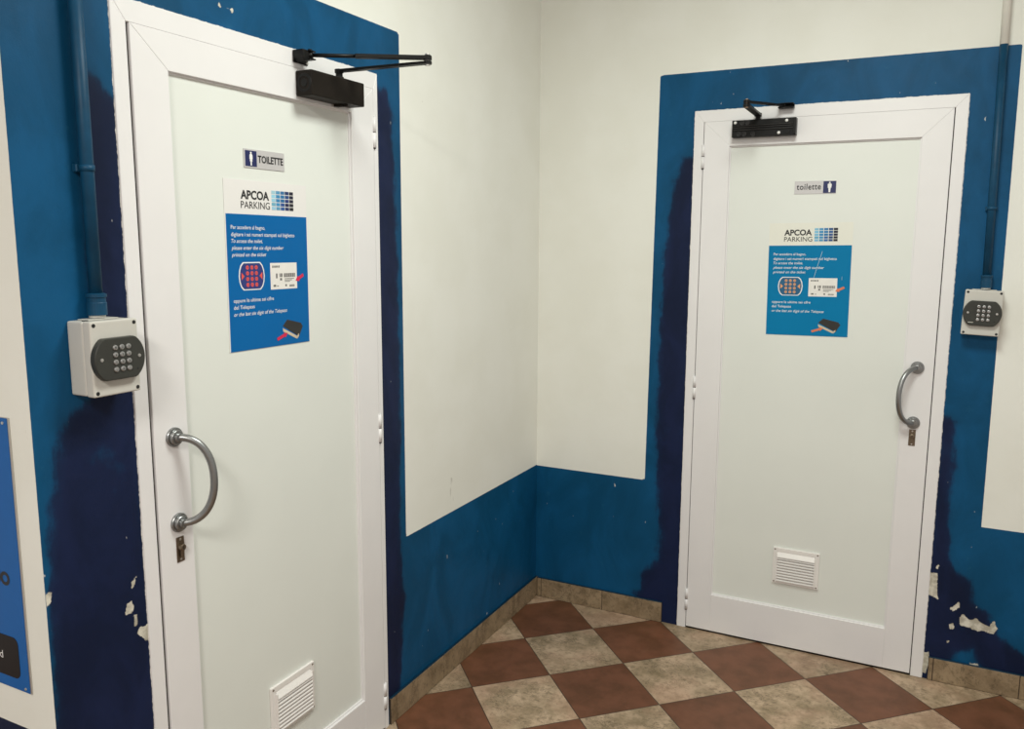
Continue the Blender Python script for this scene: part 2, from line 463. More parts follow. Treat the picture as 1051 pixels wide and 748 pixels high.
mb = MB(); bmf = mb.bm
def slab(name, x0, x1, y0, y1, z0, z1, mat):
    b = MB(); b.box(x0, x1, y0, y1, z0, z1)
    o = b.build(name, mat); o['kind'] = 'structure'; return o
bmf.free()
slab('floor', -1.52, 3.4, -5.2, .12, -.06, 0.0, M_FLOOR)
slab('ceiling', -1.52, 3.4, -5.2, .12, CEIL, CEIL+.08, M_CEIL)

def skirting(name, spans, to_world, h=.090, t=.009):
    b = MB()
    for a, e, j in spans:
        cuts = [a] + [q for q in j if a < q < e] + [e]
        for p, q in zip(cuts, cuts[1:]):
            b.box(p+.0013, q-.0013, -t, 0, .001, h, .0014)
        b.box(a, e, -t+.0022, 0, 0, h-.002, 0, 1)
        b.box(a, e, -t-.0004, 0, h, h+.003, .0012, 2)
    for v in b.bm.verts: v.co = Vector(to_world(v.co.x, -v.co.y, v.co.z))
    bmesh.ops.recalc_face_normals(b.bm, faces=b.bm.faces)
    o = b.build(name, [M_SKIRT, M_GROUT, M_EDGE]); o['kind'] = 'structure'
skirting('baseboard_right', [(.010, .594, [.030, .325]), (RF1+.018, 3.4, [1.625, 1.90, 2.20, 2.50, 2.80, 3.1])], R_W, h=.088)
skirting('baseboard_left', [(0.0, LF0-.008, [.22, .519, .819, 1.119])], L_W, h=.092)

# ------------------------------------------------------------------ doors
def door(name, label, loc, rz, W, H, hinge_jamb, latch_jamb, head, mir, hinge_z, vent_u, vent_z, handle_z, lock_z, sash_gap, swing, stile, top_rail, rail_z):
    """u runs from the hinge side of the frame to the latch side; mir = -1 puts the hinges on the right"""
    root = empty(name, label, 'door', loc, rz, kind='structure')
    X = lambda u: u*mir
    D0, FD, LD = .060, .004, .005                      # frame depth behind wall face, faces in front of it
    pr = lambda b, pts, d0, d1, bev=.0012, mi=0: b.prism([(X(u), z) for u, z in pts], -d1, -d0, bev, mi)
    # frame with mitred corners and a stop behind the leaf
    b = MB()
    pr(b, [(0, 0), (hinge_jamb, 0), (hinge_jamb, H-head), (0, H)], -D0, FD)
    pr(b, [(W-latch_jamb, 0), (W, 0), (W, H), (W-latch_jamb, H-head)], -D0, FD)
    pr(b, [(0, H), (hinge_jamb, H-head), (W-latch_jamb, H-head), (W, H)], -D0, FD)
    b.box(X(hinge_jamb), X(hinge_jamb+.018), D0, D0-.014, 0, H-head)
    b.box(X(W-latch_jamb-.018), X(W-latch_jamb), D0, D0-.014, 0, H-head)
    b.box(X(hinge_jamb), X(W-latch_jamb), D0, D0-.014, H-head-.018, H-head)
    b.build('frame', M_FRAME, root)
    b = MB()                                           # rubber seal filling the gap round the leaf
    b.box(X(hinge_jamb+.0003), X(hinge_jamb+.0022), D0-.020, .003, 0, H-head-.001)
    b.box(X(W-latch_jamb-sash_gap+.0002), X(W-latch_jamb-.0002), D0-.020, .004, 0, H-head-.001)
    b.build('seal', M_GAP, root)
    # leaf: mitred top, stiles running down past the bottom rail
    a, e = hinge_jamb+.0025, W-latch_jamb-sash_gap
    z0, z1 = .008, H-head-.0004
    pi0, pi1, pz0, pz1 = a+stile, e-.0935, rail_z, z1-top_rail
    b = MB(); B0 = -.038
    pr(b, [(a, z0), (pi0, z0), (pi0, pz1), (a, z1)], B0, LD)
    pr(b, [(e, z0), (e, z1), (pi1, pz1), (pi1, z0)], B0, LD)
    pr(b, [(a, z1), (pi0, pz1), (pi1, pz1), (e, z1)], B0, LD)
    pr(b, [(pi0, z0), (pi1, z0), (pi1, pz0), (pi0, pz0)], B0, LD)
    # sloping glazing bead round the panel
    gb, gd = .0045, LD-.0075
    for quad in ([(pi0, pz0), (pi1, pz0), (pi1-gb, pz0+gb), (pi0+gb, pz0+gb)], [(pi0, pz1), (pi1, pz1), (pi1-gb, pz1-gb), (pi0+gb, pz1-gb)],
                 [(pi0, pz0), (pi0, pz1), (pi0+gb, pz1-gb), (pi0+gb, pz0+gb)], [(pi1, pz0), (pi1, pz1), (pi1-gb, pz1-gb), (pi1-gb, pz0+gb)]):
        pr(b, quad, LD-.019, gd, .0004)
    leaf = b.build('leaf', M_FRAME, root)
    b = MB(); pr(b, [(pi0, pz0), (pi1, pz0), (pi1, pz1), (pi0, pz1)], -.020, LD-.012, 0)
    pan = b.build('panel', M_PANEL, root); pan['label'] = 'large smooth cream panel of the door'
    PD = LD-.012
    # hinges on the joint between frame and leaf
    for hz in hinge_z:
        b = MB(); u = hinge_jamb+.001; hd = LD-.0005
        for (q0, q1) in ((hz-.044, hz-.0010), (hz+.0010, hz+.044)):
            b.tube([(X(u), -hd, q0), (X(u), -hd, q1)], .0062, 16)
            b.box(X(u-.0055), X(u+.0055), -hd, -FD+.002, q0, q1, .0004)
        h = b.build('hinge', M_FRAME, root)
        b = MB(); b.tube([(X(u), -hd, hz-.0015), (X(u), -hd, hz+.0015)], .0061, 12)
        b.tube([(X(u), -hd, hz-.0475), (X(u), -hd, hz-.0442)], .0050, 12)
        b.build('hinge_pin', M_GAP, h)
    # pull handle
    hz0, hz1 = handle_z; hu = e-.0525
    P0, P1 = Vector((X(hu), -LD, hz0)), Vector((X(hu), -LD, hz1))
    out = Vector((X(-swing), -.060, 0))
    n = 28; pts = []
    mid = (P0+P1)/2; half = (hz1-hz0)/2
    for i in range(n+1):
        t = PI*i/n
        c, s = math.cos(t), math.sin(t)
        c = math.copysign(abs(c)**.92, c); s = s**.86
        pts.append(mid + Vector((0, -.010, half*-c)) + out*s)
    b = MB(); b.tube([P0+Vector((0, .001, 0))]+pts+[P1+Vector((0, .001, 0))], .0088, 18)
    hd = b.build('pull_handle', M_CHROME, root); hd['label'] = 'bowed satin chrome pull handle'
    for P in (P0, P1):
        b = MB(); b.lathe(P, (0, -1, 0), [(0, .0225), (.004, .0225), (.006, .0212), (.0062, .0178), (.012, .0172), (.0138, .0155), (.014, .011), (.019, .0105), (.020, .009)], 32)
        r = b.build('rosette', M_CHROME, hd)
    # lock plate and cylinder
    lz = lock_z; lu = hu
    b = MB(); b.box(X(lu-.011), X(lu+.011), -LD-.002, -LD, lz-.030, lz+.030, .0008)
    lp = b.build('lock_plate', M_BRASS, root); lp['label'] = 'small aged brass lock plate'
    b = MB(); b.lathe((X(lu), -LD-.002, lz+.006), (0, -1, 0), [(0, .0085), (.009, .0082), (.010, .0065), (.0102, .0060)], 20)
    b.box(X(lu-.004), X(lu+.004), -LD-.009, -LD-.002, lz-.018, lz+.004, .001)
    b.box(X(lu-.0009), X(lu+.0009), -LD-.0125, -LD-.010, lz+.001, lz+.011, 0, 1)
    b.build('lock_cylinder', [M_BRASS, M_HOLE], lp)
    for dz in (-.024, .024):
        b = MB(); b.lathe((X(lu), -LD-.002, lz+dz), (0, -1, 0), [(0, .003), (.0008, .0028), (.001, .0015)], 12)
        b.build('screw', M_STEEL, lp)
    # ventilation grille: flanged frame, sloping hood and slats
    v0, v1 = vent_u; vz0, vz1 = vent_z
    b = MB(); fl = .016
    x0, x1 = sorted((X(v0), X(v1)))
    b.box(x0, x0+fl, -PD-.008, -PD, vz0, vz1, .001); b.box(x1-fl, x1, -PD-.008, -PD, vz0, vz1, .001)
    b.box(x0+fl-.001, x1-fl+.001, -PD-.008, -PD, vz1-fl, vz1, .001); b.box(x0+fl-.001, x1-fl+.001, -PD-.008, -PD, vz0, vz0+fl*.7, .001)
    b.box(x0+.004, x1-.004, -PD-.001, -PD, vz0+.004, vz1-.004)
    g = b.build('vent_grille', M_WHITEPL, root); g['label'] = 'white louvred ventilation grille'
    b = MB(); ns = 9; top = vz1-fl; bot = vz0+fl*.7; hood = .018
    def slat(za, zb, y_in, y_out):
        bm = b.bm
        prof = [(-PD-y_in, za), (-PD-y_out, zb), (-PD-y_out, zb-.003), (-PD-y_in, za-.003)]
        A = [bm.verts.new((x0+fl+.001, y, z)) for y, z in prof]; C = [bm.verts.new((x1-fl-.001, y, z)) for y, z in prof]
        fs = [bm.faces.new(A), bm.faces.new(C[::-1])]
        for i in range(4): fs.append(bm.faces.new((A[i], A[(i+1) % 4], C[(i+1) % 4], C[i])))
        bmesh.ops.recalc_face_normals(bm, faces=fs)
    slat(top, top-hood, .006, .017)
    pitch = (top-hood-bot)/ns
    for k in range(ns):
        za = top-hood-pitch*k - .001
        slat(za, za-pitch*.55, .004, .016)
    b.box(x0+fl-.002, x0+fl+.001, -PD-.015, -PD, bot, top-.006); b.box(x1-fl-.001, x1-fl+.002, -PD-.015, -PD, bot, top-.006)
    b.build('louvre_slats', M_WHITEPL, g)
    for sx in (x0+.007, x1-.007):
        for sz in (vz0+.007, vz1-.007):
            b = MB(); b.lathe((sx, -PD-.008, sz), (0, -1, 0), [(0, .0030), (.001, .0026), (.0012, .0010)], 12)
            b.build('screw', M_BRASS, g)
    return root

door('door_1', 'white toilet door on the left wall with hinges on its right edge', at_left(LF0, 0), LW, LF1-LF0, LFZ, .020, .0355, .046, -1,
     (1.922, 1.022, .119), (.358, .532), (.257, .402), (.9595, 1.161), .895, .0078, .046, .1055, .0805, .158)
door('door_2', 'white toilet door on the right wall with hinges on its left edge', at_right(RF0, 0), RW, RF1-RF0, RFZ, .0365, .039, .043, 1,
     (1.930, 1.026, .128), (.376, .549), (.266, .412), (.9635, 1.164), .908, .0030, .052, .099, .0935, .165)

# ------------------------------------------------------------------ door closers
def bar(b, p, q, wv, hv, mi=0, bev=.0015):
    """flat bar from p to q, wv wide across, hv high"""
    p, q = Vector(p), Vector(q); t = (q-p).normalized(); s = t.cross(Vector((0, 0, 1))).normalized(); u = s.cross(t)
    bm = b.bm
    A = [bm.verts.new(p + s*i*wv/2 + u*j*hv/2) for i, j in ((-1, -1), (1, -1), (1, 1), (-1, 1))]
    C = [bm.verts.new(q + s*i*wv/2 + u*j*hv/2) for i, j in ((-1, -1), (1, -1), (1, 1), (-1, 1))]
    fs = [bm.faces.new(A), bm.faces.new(C[::-1])] + [bm.faces.new((A[i], A[(i+1) % 4], C[(i+1) % 4], C[i])) for i in range(4)]
    bmesh.ops.recalc_face_normals(bm, faces=fs)
    for f in fs: f.material_index = mi
    r = bmesh.ops.bevel(bm, geom=list({e for f in fs for e in f.edges}), offset=bev, segments=2, affect='EDGES', profile=.6)
    for f in r['faces']: f.material_index = mi

# left door: covered box closer; local origin at the back of the body, x runs along the wall to the right
cx, cz = 1.412, 2.007
t = empty('door_closer', 'dark brown boxy door closer with a long scissor arm on the left door', 'door closer', at_left(cx, cz, .0055), LW)
b = MB(); b.box(-.112, .112, -.053, 0, -.032, .032, .004, 0, 3)
body = b.build('closer_body', M_BROWNMET, t)
b = MB(); b.lathe((-.111, -.028, 0), (-1, 0, 0), [(0, .024), (.0015, .023), (.0016, .017), (.0006, .0165), (.0006, .010), (.0018, .0095), (.002, .004)], 28)
b.build('end_cap', M_BLACKMET, body)
b = MB(); b.box(.035, .055, -.030, -.004, -.038, -.031, .001); b.lathe((.045, -.040, -.033), (0, 0, -1), [(0, .005), (.006, .0045)], 12)
b.build('valve_block', M_BROWNMET, body)
sp = Vector((.033, -.028, .032))                       # spindle
b = MB(); b.lathe(sp, (0, 0, 1), [(0, .013), (.006, .0125), (.0062, .0095), (.026, .0095), (.027, .006)], 20)
b.build('spindle', M_BLACKMET, t)
lo_c = lambda wx, wy, wz: Vector((wy + cx, -(wx - .0055), wz - cz))     # world point in this thing's frame
el = lo_c(.287, -1.330, 2.0695)
top = sp + Vector((0, 0, .022))
b = MB(); bar(b, top, el, .022, .007); b.lathe(top-Vector((0, 0, .005)), (0, 0, 1), [(0, .012), (.009, .012), (.010, .008)], 18)
b.lathe(el-Vector((0, 0, .004)), (0, 0, 1), [(0, .0115), (.007, .0115), (.0085, .009)], 18)
b.build('main_arm', M_BLACKMET, t)
br = lo_c(.036, -1.500, 2.079); el2 = el + Vector((0, 0, .0125))
b = MB(); mid = el2.lerp(br, .62)
bar(b, el2, mid, .020, .010); b.tube([mid, br], .0052, 12); b.lathe(el2-Vector((0, 0, .006)), (0, 0, 1), [(0, .0115), (.010, .0115), (.0125, .009)], 18)
b.tube([br-Vector((0, 0, .007)), br+Vector((0, 0, .007))], .008, 14)
b.build('fore_arm', M_BLACKMET, t)
b = MB(); b.lathe(el-Vector((0, 0, .0075)), (0, 0, 1), [(0, .007), (.0035, .007), (.03, .006), (.0305, .004)], 16)
b.build('elbow_pivot', M_STEEL, t)
bb = br - Vector((0, 0, .002)); yb = .0010                # bracket foot stands on the frame
b = MB()
b.box(bb.x-.032, bb.x+.026, yb-.004, yb, bb.z-.018, bb.z+.013, .002)
b.prism([(bb.x-.031, bb.z+.013), (bb.x-.031, bb.z-.006), (bb.x-.022, bb.z-.017), (bb.x-.004, bb.z-.012), (bb.x+.004, bb.z+.004), (bb.x+.004, bb.z+.013)], yb-.034, yb-.003, .003, 0, 2)
b.box(bb.x-.010, bb.x+.012, yb-.042, yb-.003, bb.z-.010, bb.z-.0065, .0015); b.box(bb.x-.010, bb.x+.012, yb-.042, yb-.003, bb.z+.0095, bb.z+.013, .0015)
b.lathe(bb+Vector((0, 0, .012)), (0, 0, 1), [(0, .006), (.004, .0058), (.005, .003)], 14)
bk = b.build('arm_bracket', M_BLACKMET, t)
b = MB(); sx = .020; b.lathe((bb.x+sx, yb-.004, bb.z-.013), (0, -1, 0), [(0, .004), (.0015, .0035), (.002, .001)], 12)
b.build('screw', M_STEEL, bk)

# right door: closer with its cover missing
cx, cz = .926, 2.0225
t = empty('door_closer', 'black coverless door closer with a short folded arm on the right door', 'door closer', at_right(cx, cz, .0055), RW)
b = MB(); b.box(-.115, .115, -.034, 0, -.031, .031, .002, 0, 2)
for z in (-.006, .003, .010): b.box(-.113, .113, -.0385, -.033, z-.0016, z+.0016, .0010, 1, 2)
b.box(.106, .1155, -.040, -.030, -.029, .029, .001)
for x_, z_ in ((-.088, -.019), (-.068, -.020), (-.036, -.021), (-.078, .021), (-.058, .021)):
    b.lathe((x_, -.0335, z_), (0, -1, 0), [(0, .010), (.004, .0092), (.004, .0068), (.0012, .006), (.0012, .001)], 18, 1)
b.box(.060, .064, -.036, -.033, .018, .030); b.box(.075, .095, -.036, -.033, -.026, -.016, .001)
body = b.build('closer_body', [M_BLACKMET, simple('glossy_black_casting', (.010, .010, .010, 1), .22, var=.2, spec=.6)], t)
M_ZINC = simple('zinc_plated_steel', (.72, .72, .70, 1), .4, .3)
for x_, z_ in ((-.103, .022), (.082, .021), (.056, -.021)):
    b = MB(); b.lathe((x_, -.034, z_), (0, -1, 0), [(0, .0058), (.003, .0055), (.0045, .0035), (.0047, .001)], 16)
    b.build('screw', M_ZINC, body)
sp = Vector((-.024, -.018, .031))
b = MB(); b.lathe(sp, (0, 0, 1), [(0, .011), (.004, .0105), (.0042, .0085), (.024, .0085), (.025, .005)], 20); b.build('spindle', M_BLACKMET, t)
lo_c = lambda wx, wy, wz: Vector((wx - cx, wy + .0055, wz - cz))
el = lo_c(.903, -.245, 2.073); top = sp + Vector((0, 0, .018))
b = MB(); kn = top + (el-top)*.22 + Vector((.0, 0, .003)); bar(b, top, el, .024, .009)
b.lathe(top-Vector((0, 0, .006)), (0, 0, 1), [(0, .013), (.012, .013), (.013, .009)], 18); b.lathe(el-Vector((0, 0, .005)), (0, 0, 1), [(0, .012), (.010, .012), (.0115, .008)], 18)
b.build('main_arm', M_BLACKMET, t)
br = lo_c(.994, -.030, 2.098); el2 = el + Vector((0, 0, .013))
b = MB(); bar(b, el2, el2.lerp(br, .5), .018, .008); b.tube([el2.lerp(br, .5), br], .0050, 12); b.lathe(el2-Vector((0, 0, .005)), (0, 0, 1), [(0, .011), (.010, .011), (.012, .008)], 18)
b.tube([br-Vector((0, 0, .006)), br+Vector((0, 0, .006))], .008, 14)
b.build('fore_arm', M_BLACKMET, t)
b = MB(); b.lathe(el-Vector((0, 0, .007)), (0, 0, 1), [(0, .006), (.003, .006), (.028, .005), (.030, .003)], 16); b.build('elbow_pivot', simple('copper_pivot', (.62, .42, .30, 1), .35, .8), t)
bb = br; yb = .0010
b = MB(); b.box(bb.x-.022, bb.x+.034, yb-.004, yb, bb.z-.009, bb.z+.008, .001)
b.box(bb.x-.020, bb.x+.034, yb-.036, yb-.003, bb.z+.0050, bb.z+.008, .001); b.box(bb.x-.020, bb.x+.034, yb-.036, yb-.003, bb.z-.009, bb.z-.0055, .001)
bk = b.build('arm_bracket', M_BLACKMET, t)
for sx in (-.004, .024):
    b = MB(); b.lathe((bb.x+sx, yb-.018, bb.z+.008), (0, 0, 1), [(0, .004), (.0015, .0035), (.002, .001)], 12)
    b.build('screw', M_STEEL, bk)

# ------------------------------------------------------------------ toilet signs
M_SILVER = brushed('silver_sign', (.50, .485, .49, 1), .55)
M_SILVER.node_tree.nodes['Principled BSDF'].inputs['Metallic'].default_value = .25
M_NAVYINK = simple('navy_ink', (.010, .016, .095, 1), .4)
M_WHITEINK = simple('white_ink', (.80, .80, .79, 1), .45, var=.01)
DOOR_FACE = -.0066           # panel face in front of the wall
def woman(b, x, z, h, y, y2):
    """standing figure: head, shoulders, skirt, legs"""
    hr = h*.075
    b.prism([(x+hr*math.cos(2*PI*k/16), z+h*.90+hr*math.sin(2*PI*k/16)) for k in range(16)], y2, y)
    half = [(.05, .83), (.11, .80), (.145, .72), (.155, .45), (.10, .44), (.13, .30), (.065, .29), (.06, 0)]
    pts = [(x+u*h, z+v*h) for u, v in half] + [(x-u*h, z+v*h) for u, v in reversed(half)]
    b.prism(pts, y2, y)
def man(b, x, z, h, y, y2):
    hr = h*.075
    b.prism([(x+hr*math.cos(2*PI*k/16), z+h*.91+hr*math.sin(2*PI*k/16)) for k in range(16)], y2, y)
    half = [(.06, .82), (.15, .80), (.18, .74), (.16, .42), (.115, .42), (.10, .36), (.075, 0), (.012, 0)]
    pts = [(x+u*h, z+v*h) for u, v in half] + [(x-u*h, z+v*h) for u, v in reversed(half)]
    b.prism(pts, y2, y)
def sign(label, loc, rz, tilt, wd, ht, pic_left, word, caps):
    t = empty('toilet_sign', label, 'sign', loc, rz, group=None, tilt=tilt)
    b = MB(); b.box(-wd/2, wd/2, -.0016, 0, -ht/2, ht/2, .0003); b.build('sign_plate', M_SILVER, t)
    pw = ht*.86 if caps else ht*.94
    px = -wd/2+.0045+pw/2 if pic_left else wd/2-.0005-pw/2
    ph = pw*.97
    b = MB(); b.box(px-pw/2, px+pw/2, -.0020, -.0015, -ph/2, ph/2, 0); p = b.build('pictogram', M_NAVYINK, t)
    b = MB(); (woman if caps else man)(b, px, -ph*.44, ph*.90, -.0023, -.0019); b.build('figure', M_WHITEINK, p)
    b = MB()
    if caps: put_text(b, word, px+pw/2+.004, -.0075, -.0019, wd/2-.005-(px+pw/2+.004), .0170, bold=.032)
    else: put_text(b, word, -wd/2+.008, -.0075, -.0019, (px-pw/2-.008)-(-wd/2+.008), .0215, bold=.014, gap=1.10)
    b.build('lettering', M_BLACK, t)
    return t
sign('silver sign reading TOILETTE in capitals on the left door', at_left(1.637, 1.803, DOOR_FACE), LW, 0, .143, .0455, True, 'TOILETTE', True)
sign('silver sign reading toilette in small letters on the right door', at_right(1.1135, 1.8045, DOOR_FACE), RW, 0, .145, .0465, False, 'toilette', False)

# ------------------------------------------------------------------ instruction posters
def poster(label, loc, rz, tilt, faded):
    Wd, Ht = .294, .420
    t = empty('instruction_poster', label, 'poster', loc, rz, tilt=tilt)
    fx = lambda f: -Wd/2 + f*Wd
    fz = lambda f: Ht/2 - f*Ht
    b = MB(); b.box(-Wd/2, Wd/2, -.0010, 0, -Ht/2, Ht/2); b.build('sheet', simple('poster_sheet', (.765, .750, .735, 1) if not faded else (.765, .765, .69, 1), .35, var=.01, spec=.2), t)
    blue = simple('poster_blue', (.0006, .122, .375, 1) if not faded else (.0008, .185, .400, 1), .35, var=.06, scale=4, spec=.14)
    b = MB(); b.box(fx(.012 if not faded else 0), fx(.995), -.0013, -.0008, fz(1.0), fz(.198)); b.build('blue_field', blue, t)
    y = -.0016
    b = MB(); put_text(b, 'APCOA', fx(.185), fz(.108), y, .333*Wd, .0205, bold=.030); put_text(b, 'PARKING', fx(.185), fz(.163), y, .340*Wd, .0175)
    b.build('heading_letters', M_BLACK, t)
    cols = [[(160, 200, 215), (85, 150, 190), (50, 110, 160), (22, 50, 100), (14, 16, 40)], [(150, 205, 228), (50, 135, 185), (25, 110, 165), (20, 65, 125), (12, 18, 48)],
            [(150, 200, 222), (45, 125, 178), (20, 100, 155), (24, 50, 115), (16, 14, 46)], [(110, 170, 195), (60, 140, 190), (28, 72, 140), (14, 26, 74), (20, 18, 34)], [(150, 195, 220), (90, 150, 185), (36, 84, 150), (22, 38, 90), (16, 14, 22)]]
    b = MB(); mats = []
    gx0, gx1, gz0, gz1 = .550, .832, .048, .168
    for r in range(5):
        for c in range(5):
            a, e = fx(gx0+(gx1-gx0)*c/5), fx(gx0+(gx1-gx0)*(c+.86)/5)
            p, q = fz(gz0+(gz1-gz0)*r/5), fz(gz0+(gz1-gz0)*(r+.80)/5)
            b.box(a, e, y, -.0009, q, p, 0, len(mats)); mats.append(simple('logo_blue', srgb(*[(q_*.72+w_*.28) if faded and c < 4 else q_ for q_, w_ in zip(cols[r][c], (60, 150, 205))]), .4, var=.02))
    b.build('logo_squares', mats, t)
    italian, english = 0, .28
    L1 = [('Per accedere al bagno,', .285, .395, italian), ('digitare i sei numeri stampati sul biglietto', .326, .765, italian), ('To access the toilet,', .364, .360, english),
          ('please enter the six digit number', .404, .620, english), ('printed on the ticket', .444, .400, english)]
    L2 = [('oppure le ultime sei cifre', .712, .475, italian), ('del Telepass', .752, .240, italian), ('or the last six digit of the Telepass', .792, .640, english)]
    for para in (L1, L2):
        b = MB()
        for s_, f, wd, sh in para: put_text(b, s_, fx(.062), fz(f), y, wd*Wd, .0094, bold=.004, shear=sh)
        b.build('instruction_text', M_WHITEINK, t)
    # picture of a keypad
    def lozenge(cx_, cz_, hw, hh, nose):
        pts = []
        for sgn in (1, -1):
            pts += [(cx_+sgn*hw*.66, cz_-sgn*hh), (cx_+sgn*hw*.84, cz_-sgn*hh*.78), (cx_+sgn*hw*.95, cz_-sgn*hh*.45), (cx_+sgn*hw, cz_), (cx_+sgn*hw*.95, cz_+sgn*hh*.45), (cx_+sgn*hw*.84, cz_+sgn*hh*.78), (cx_+sgn*hw*.66, cz_+sgn*hh)]
        return pts
    kx, kz = fx(.282), fz(.560); hw, hh = .152*Wd, .083*Ht
    b = MB(); b.prism(lozenge(kx, kz, hw, hh, 0), y, -.0011); kp = b.build('keypad_picture', M_WHITEINK, t)
    b = MB(); b.prism(lozenge(kx, kz, hw*.92, hh*.92, 0), -.0019, -.0014)
    b.build('picture_ground', simple('picture_blue', srgb(38, 52, 120) if not faded else srgb(28, 92, 130), .4), kp)
    org = simple('picture_orange', srgb(225, 85, 70) if not faded else srgb(222, 160, 110), .45)
    b = MB()
    for r in range(4):
        for c in range(3):
            ax, az = kx+(c-1)*.052*Wd, kz+(1.5-r)*.034*Ht
            R_, q = .0052, .0030
            n = 12
            for k in range(n):                         # little ring
                a0, a1 = 2*PI*k/n, 2*PI*(k+1)/n
                b.prism([(ax+R_*math.cos(a0), az+R_*math.sin(a0)), (ax+R_*math.cos(a1), az+R_*math.sin(a1)), (ax+q*math.cos(a1), az+q*math.sin(a1)), (ax+q*math.cos(a0), az+q*math.sin(a0))], -.0022, -.0018)
            b.box(ax-.0014, ax+.0014, -.0022, -.0018, az-.003, az+.003)
    for s in (-1, 1): b.prism([(kx+s*hw*.80, kz+.0095), (kx+s*hw*.80, kz-.0095), (kx+s*hw*.58, kz)][::s], -.0022, -.0018)
    b.build('picture_keys', org, kp)
    # picture of a ticket
    tx0, tx1, tz0, tz1 = fx(.505), fx(.845), fz(.648), fz(.485)
    b = MB(); b.box(tx0, tx1, y, -.0011, tz0, tz1, .0001); tk = b.build('ticket_picture', simple('ticket_paper', (.80, .78, .74, 1), .5), t)
    b = MB(); tw, th = tx1-tx0, tz1-tz0
    def mark(u0, u1, v0, v1): b.box(tx0+u0*tw, tx0+u1*tw, -.0019, -.0014, tz0+v0*th, tz0+v1*th)
    mark(.30, .34, .82, .90)
    for k in range(5): mark(.07+.045*k, .10+.045*k, .82, .90)
    mark(.20, .255, .42, .60); mark(.33, .36, .46, .60); mark(.38, .44, .46, .60); mark(.35, .42, .33, .42)
    for k in range(16): mark(.50+k*.027, .50+k*.027+(.016 if k % 3 else .022), .45, .60)
    for k in range(3): mark(.52, .88-.08*k, .38-.055*k, .405-.055*k)
    mark(.10, .19, .10, .18); mark(.23, .29, .11, .14); mark(.54, .60, .10, .18)
    for k in range(6): mark(.70+.034*k, .722+.034*k, .08, .16)
    b.build('ticket_print', simple('grey_print', (.16, .155, .15, 1), .6), tk)
    arrow = simple('arrow_red', srgb(205, 30, 75) if not faded else srgb(215, 120, 85), .45)
    b = MB()
    tip = Vector((fx(.825), fz(.600))); dv = Vector((.105*Wd, .036*Ht)); nrm = Vector((-dv.y, dv.x)).normalized(); head = tip + dv*.38
    b.prism([tuple(tip), tuple(head-nrm*.0080), tuple(head-nrm*.0042), tuple(tip+dv-nrm*.0042), tuple(tip+dv+nrm*.0042), tuple(head+nrm*.0042), tuple(head+nrm*.0080)], -.0022, -.0016)
    b.build('ticket_arrow', arrow, t)
    # picture of the toll device
    P = lambda u, v: (fx(u), fz(v))
    b = MB(); b.prism([P(.640, .880), P(.700, .842), P(.880, .872), P(.905, .895), P(.850, .960), P(.820, .948)], y, -.0011)
    dvp = b.build('device_picture', simple('device_black', (.022, .020, .018, 1), .4), t)
    b = MB(); b.prism([P(.640, .893), P(.822, .953), P(.822, .972), P(.644, .915)], -.0018, -.0012); b.prism([P(.826, .953), P(.850, .938), P(.850, .955), P(.826, .972)], -.0018, -.0012)
    b.build('device_edge', simple('device_trim', (.60, .50, .36, 1), .4), dvp)
    b = MB(); tip = Vector(P(.700, .928)); dv = Vector((-.135*Wd, -.032*Ht)); nrm = Vector((-dv.y, dv.x)).normalized(); head = tip+dv*.30
    b.prism([tuple(tip), tuple(head-nrm*.0075), tuple(head-nrm*.0040), tuple(tip+dv-nrm*.0040), tuple(tip+dv+nrm*.0040), tuple(head+nrm*.0040), tuple(head+nrm*.0075)], -.0022, -.0016)
    b.build('device_arrow', arrow, t)
    if faded:
        b = MB(); b.prism([P(.650, .25), P(.655, .25), P(.565, .485), P(.560, .485)], -.0024, -.0019)
        scr = simple('scratch_white', (.45, .60, .66, 1), .5); b.build('scratch', scr, t)
        b = MB(); b.prism([P(.895, .47), P(.898, .47), P(.898, .50), P(.895, .50)], -.0024, -.0019)
        b.build('scratch', scr, t)
    return t
poster('blue and white poster of access instructions with red arrows on the left door', at_left(1.633, 1.5395, DOOR_FACE), LW, math.radians(.4), False)
poster('scratched faded blue poster of access instructions on the right door', at_right(1.1085, 1.4665, DOOR_FACE), RW, math.radians(-.75), True)

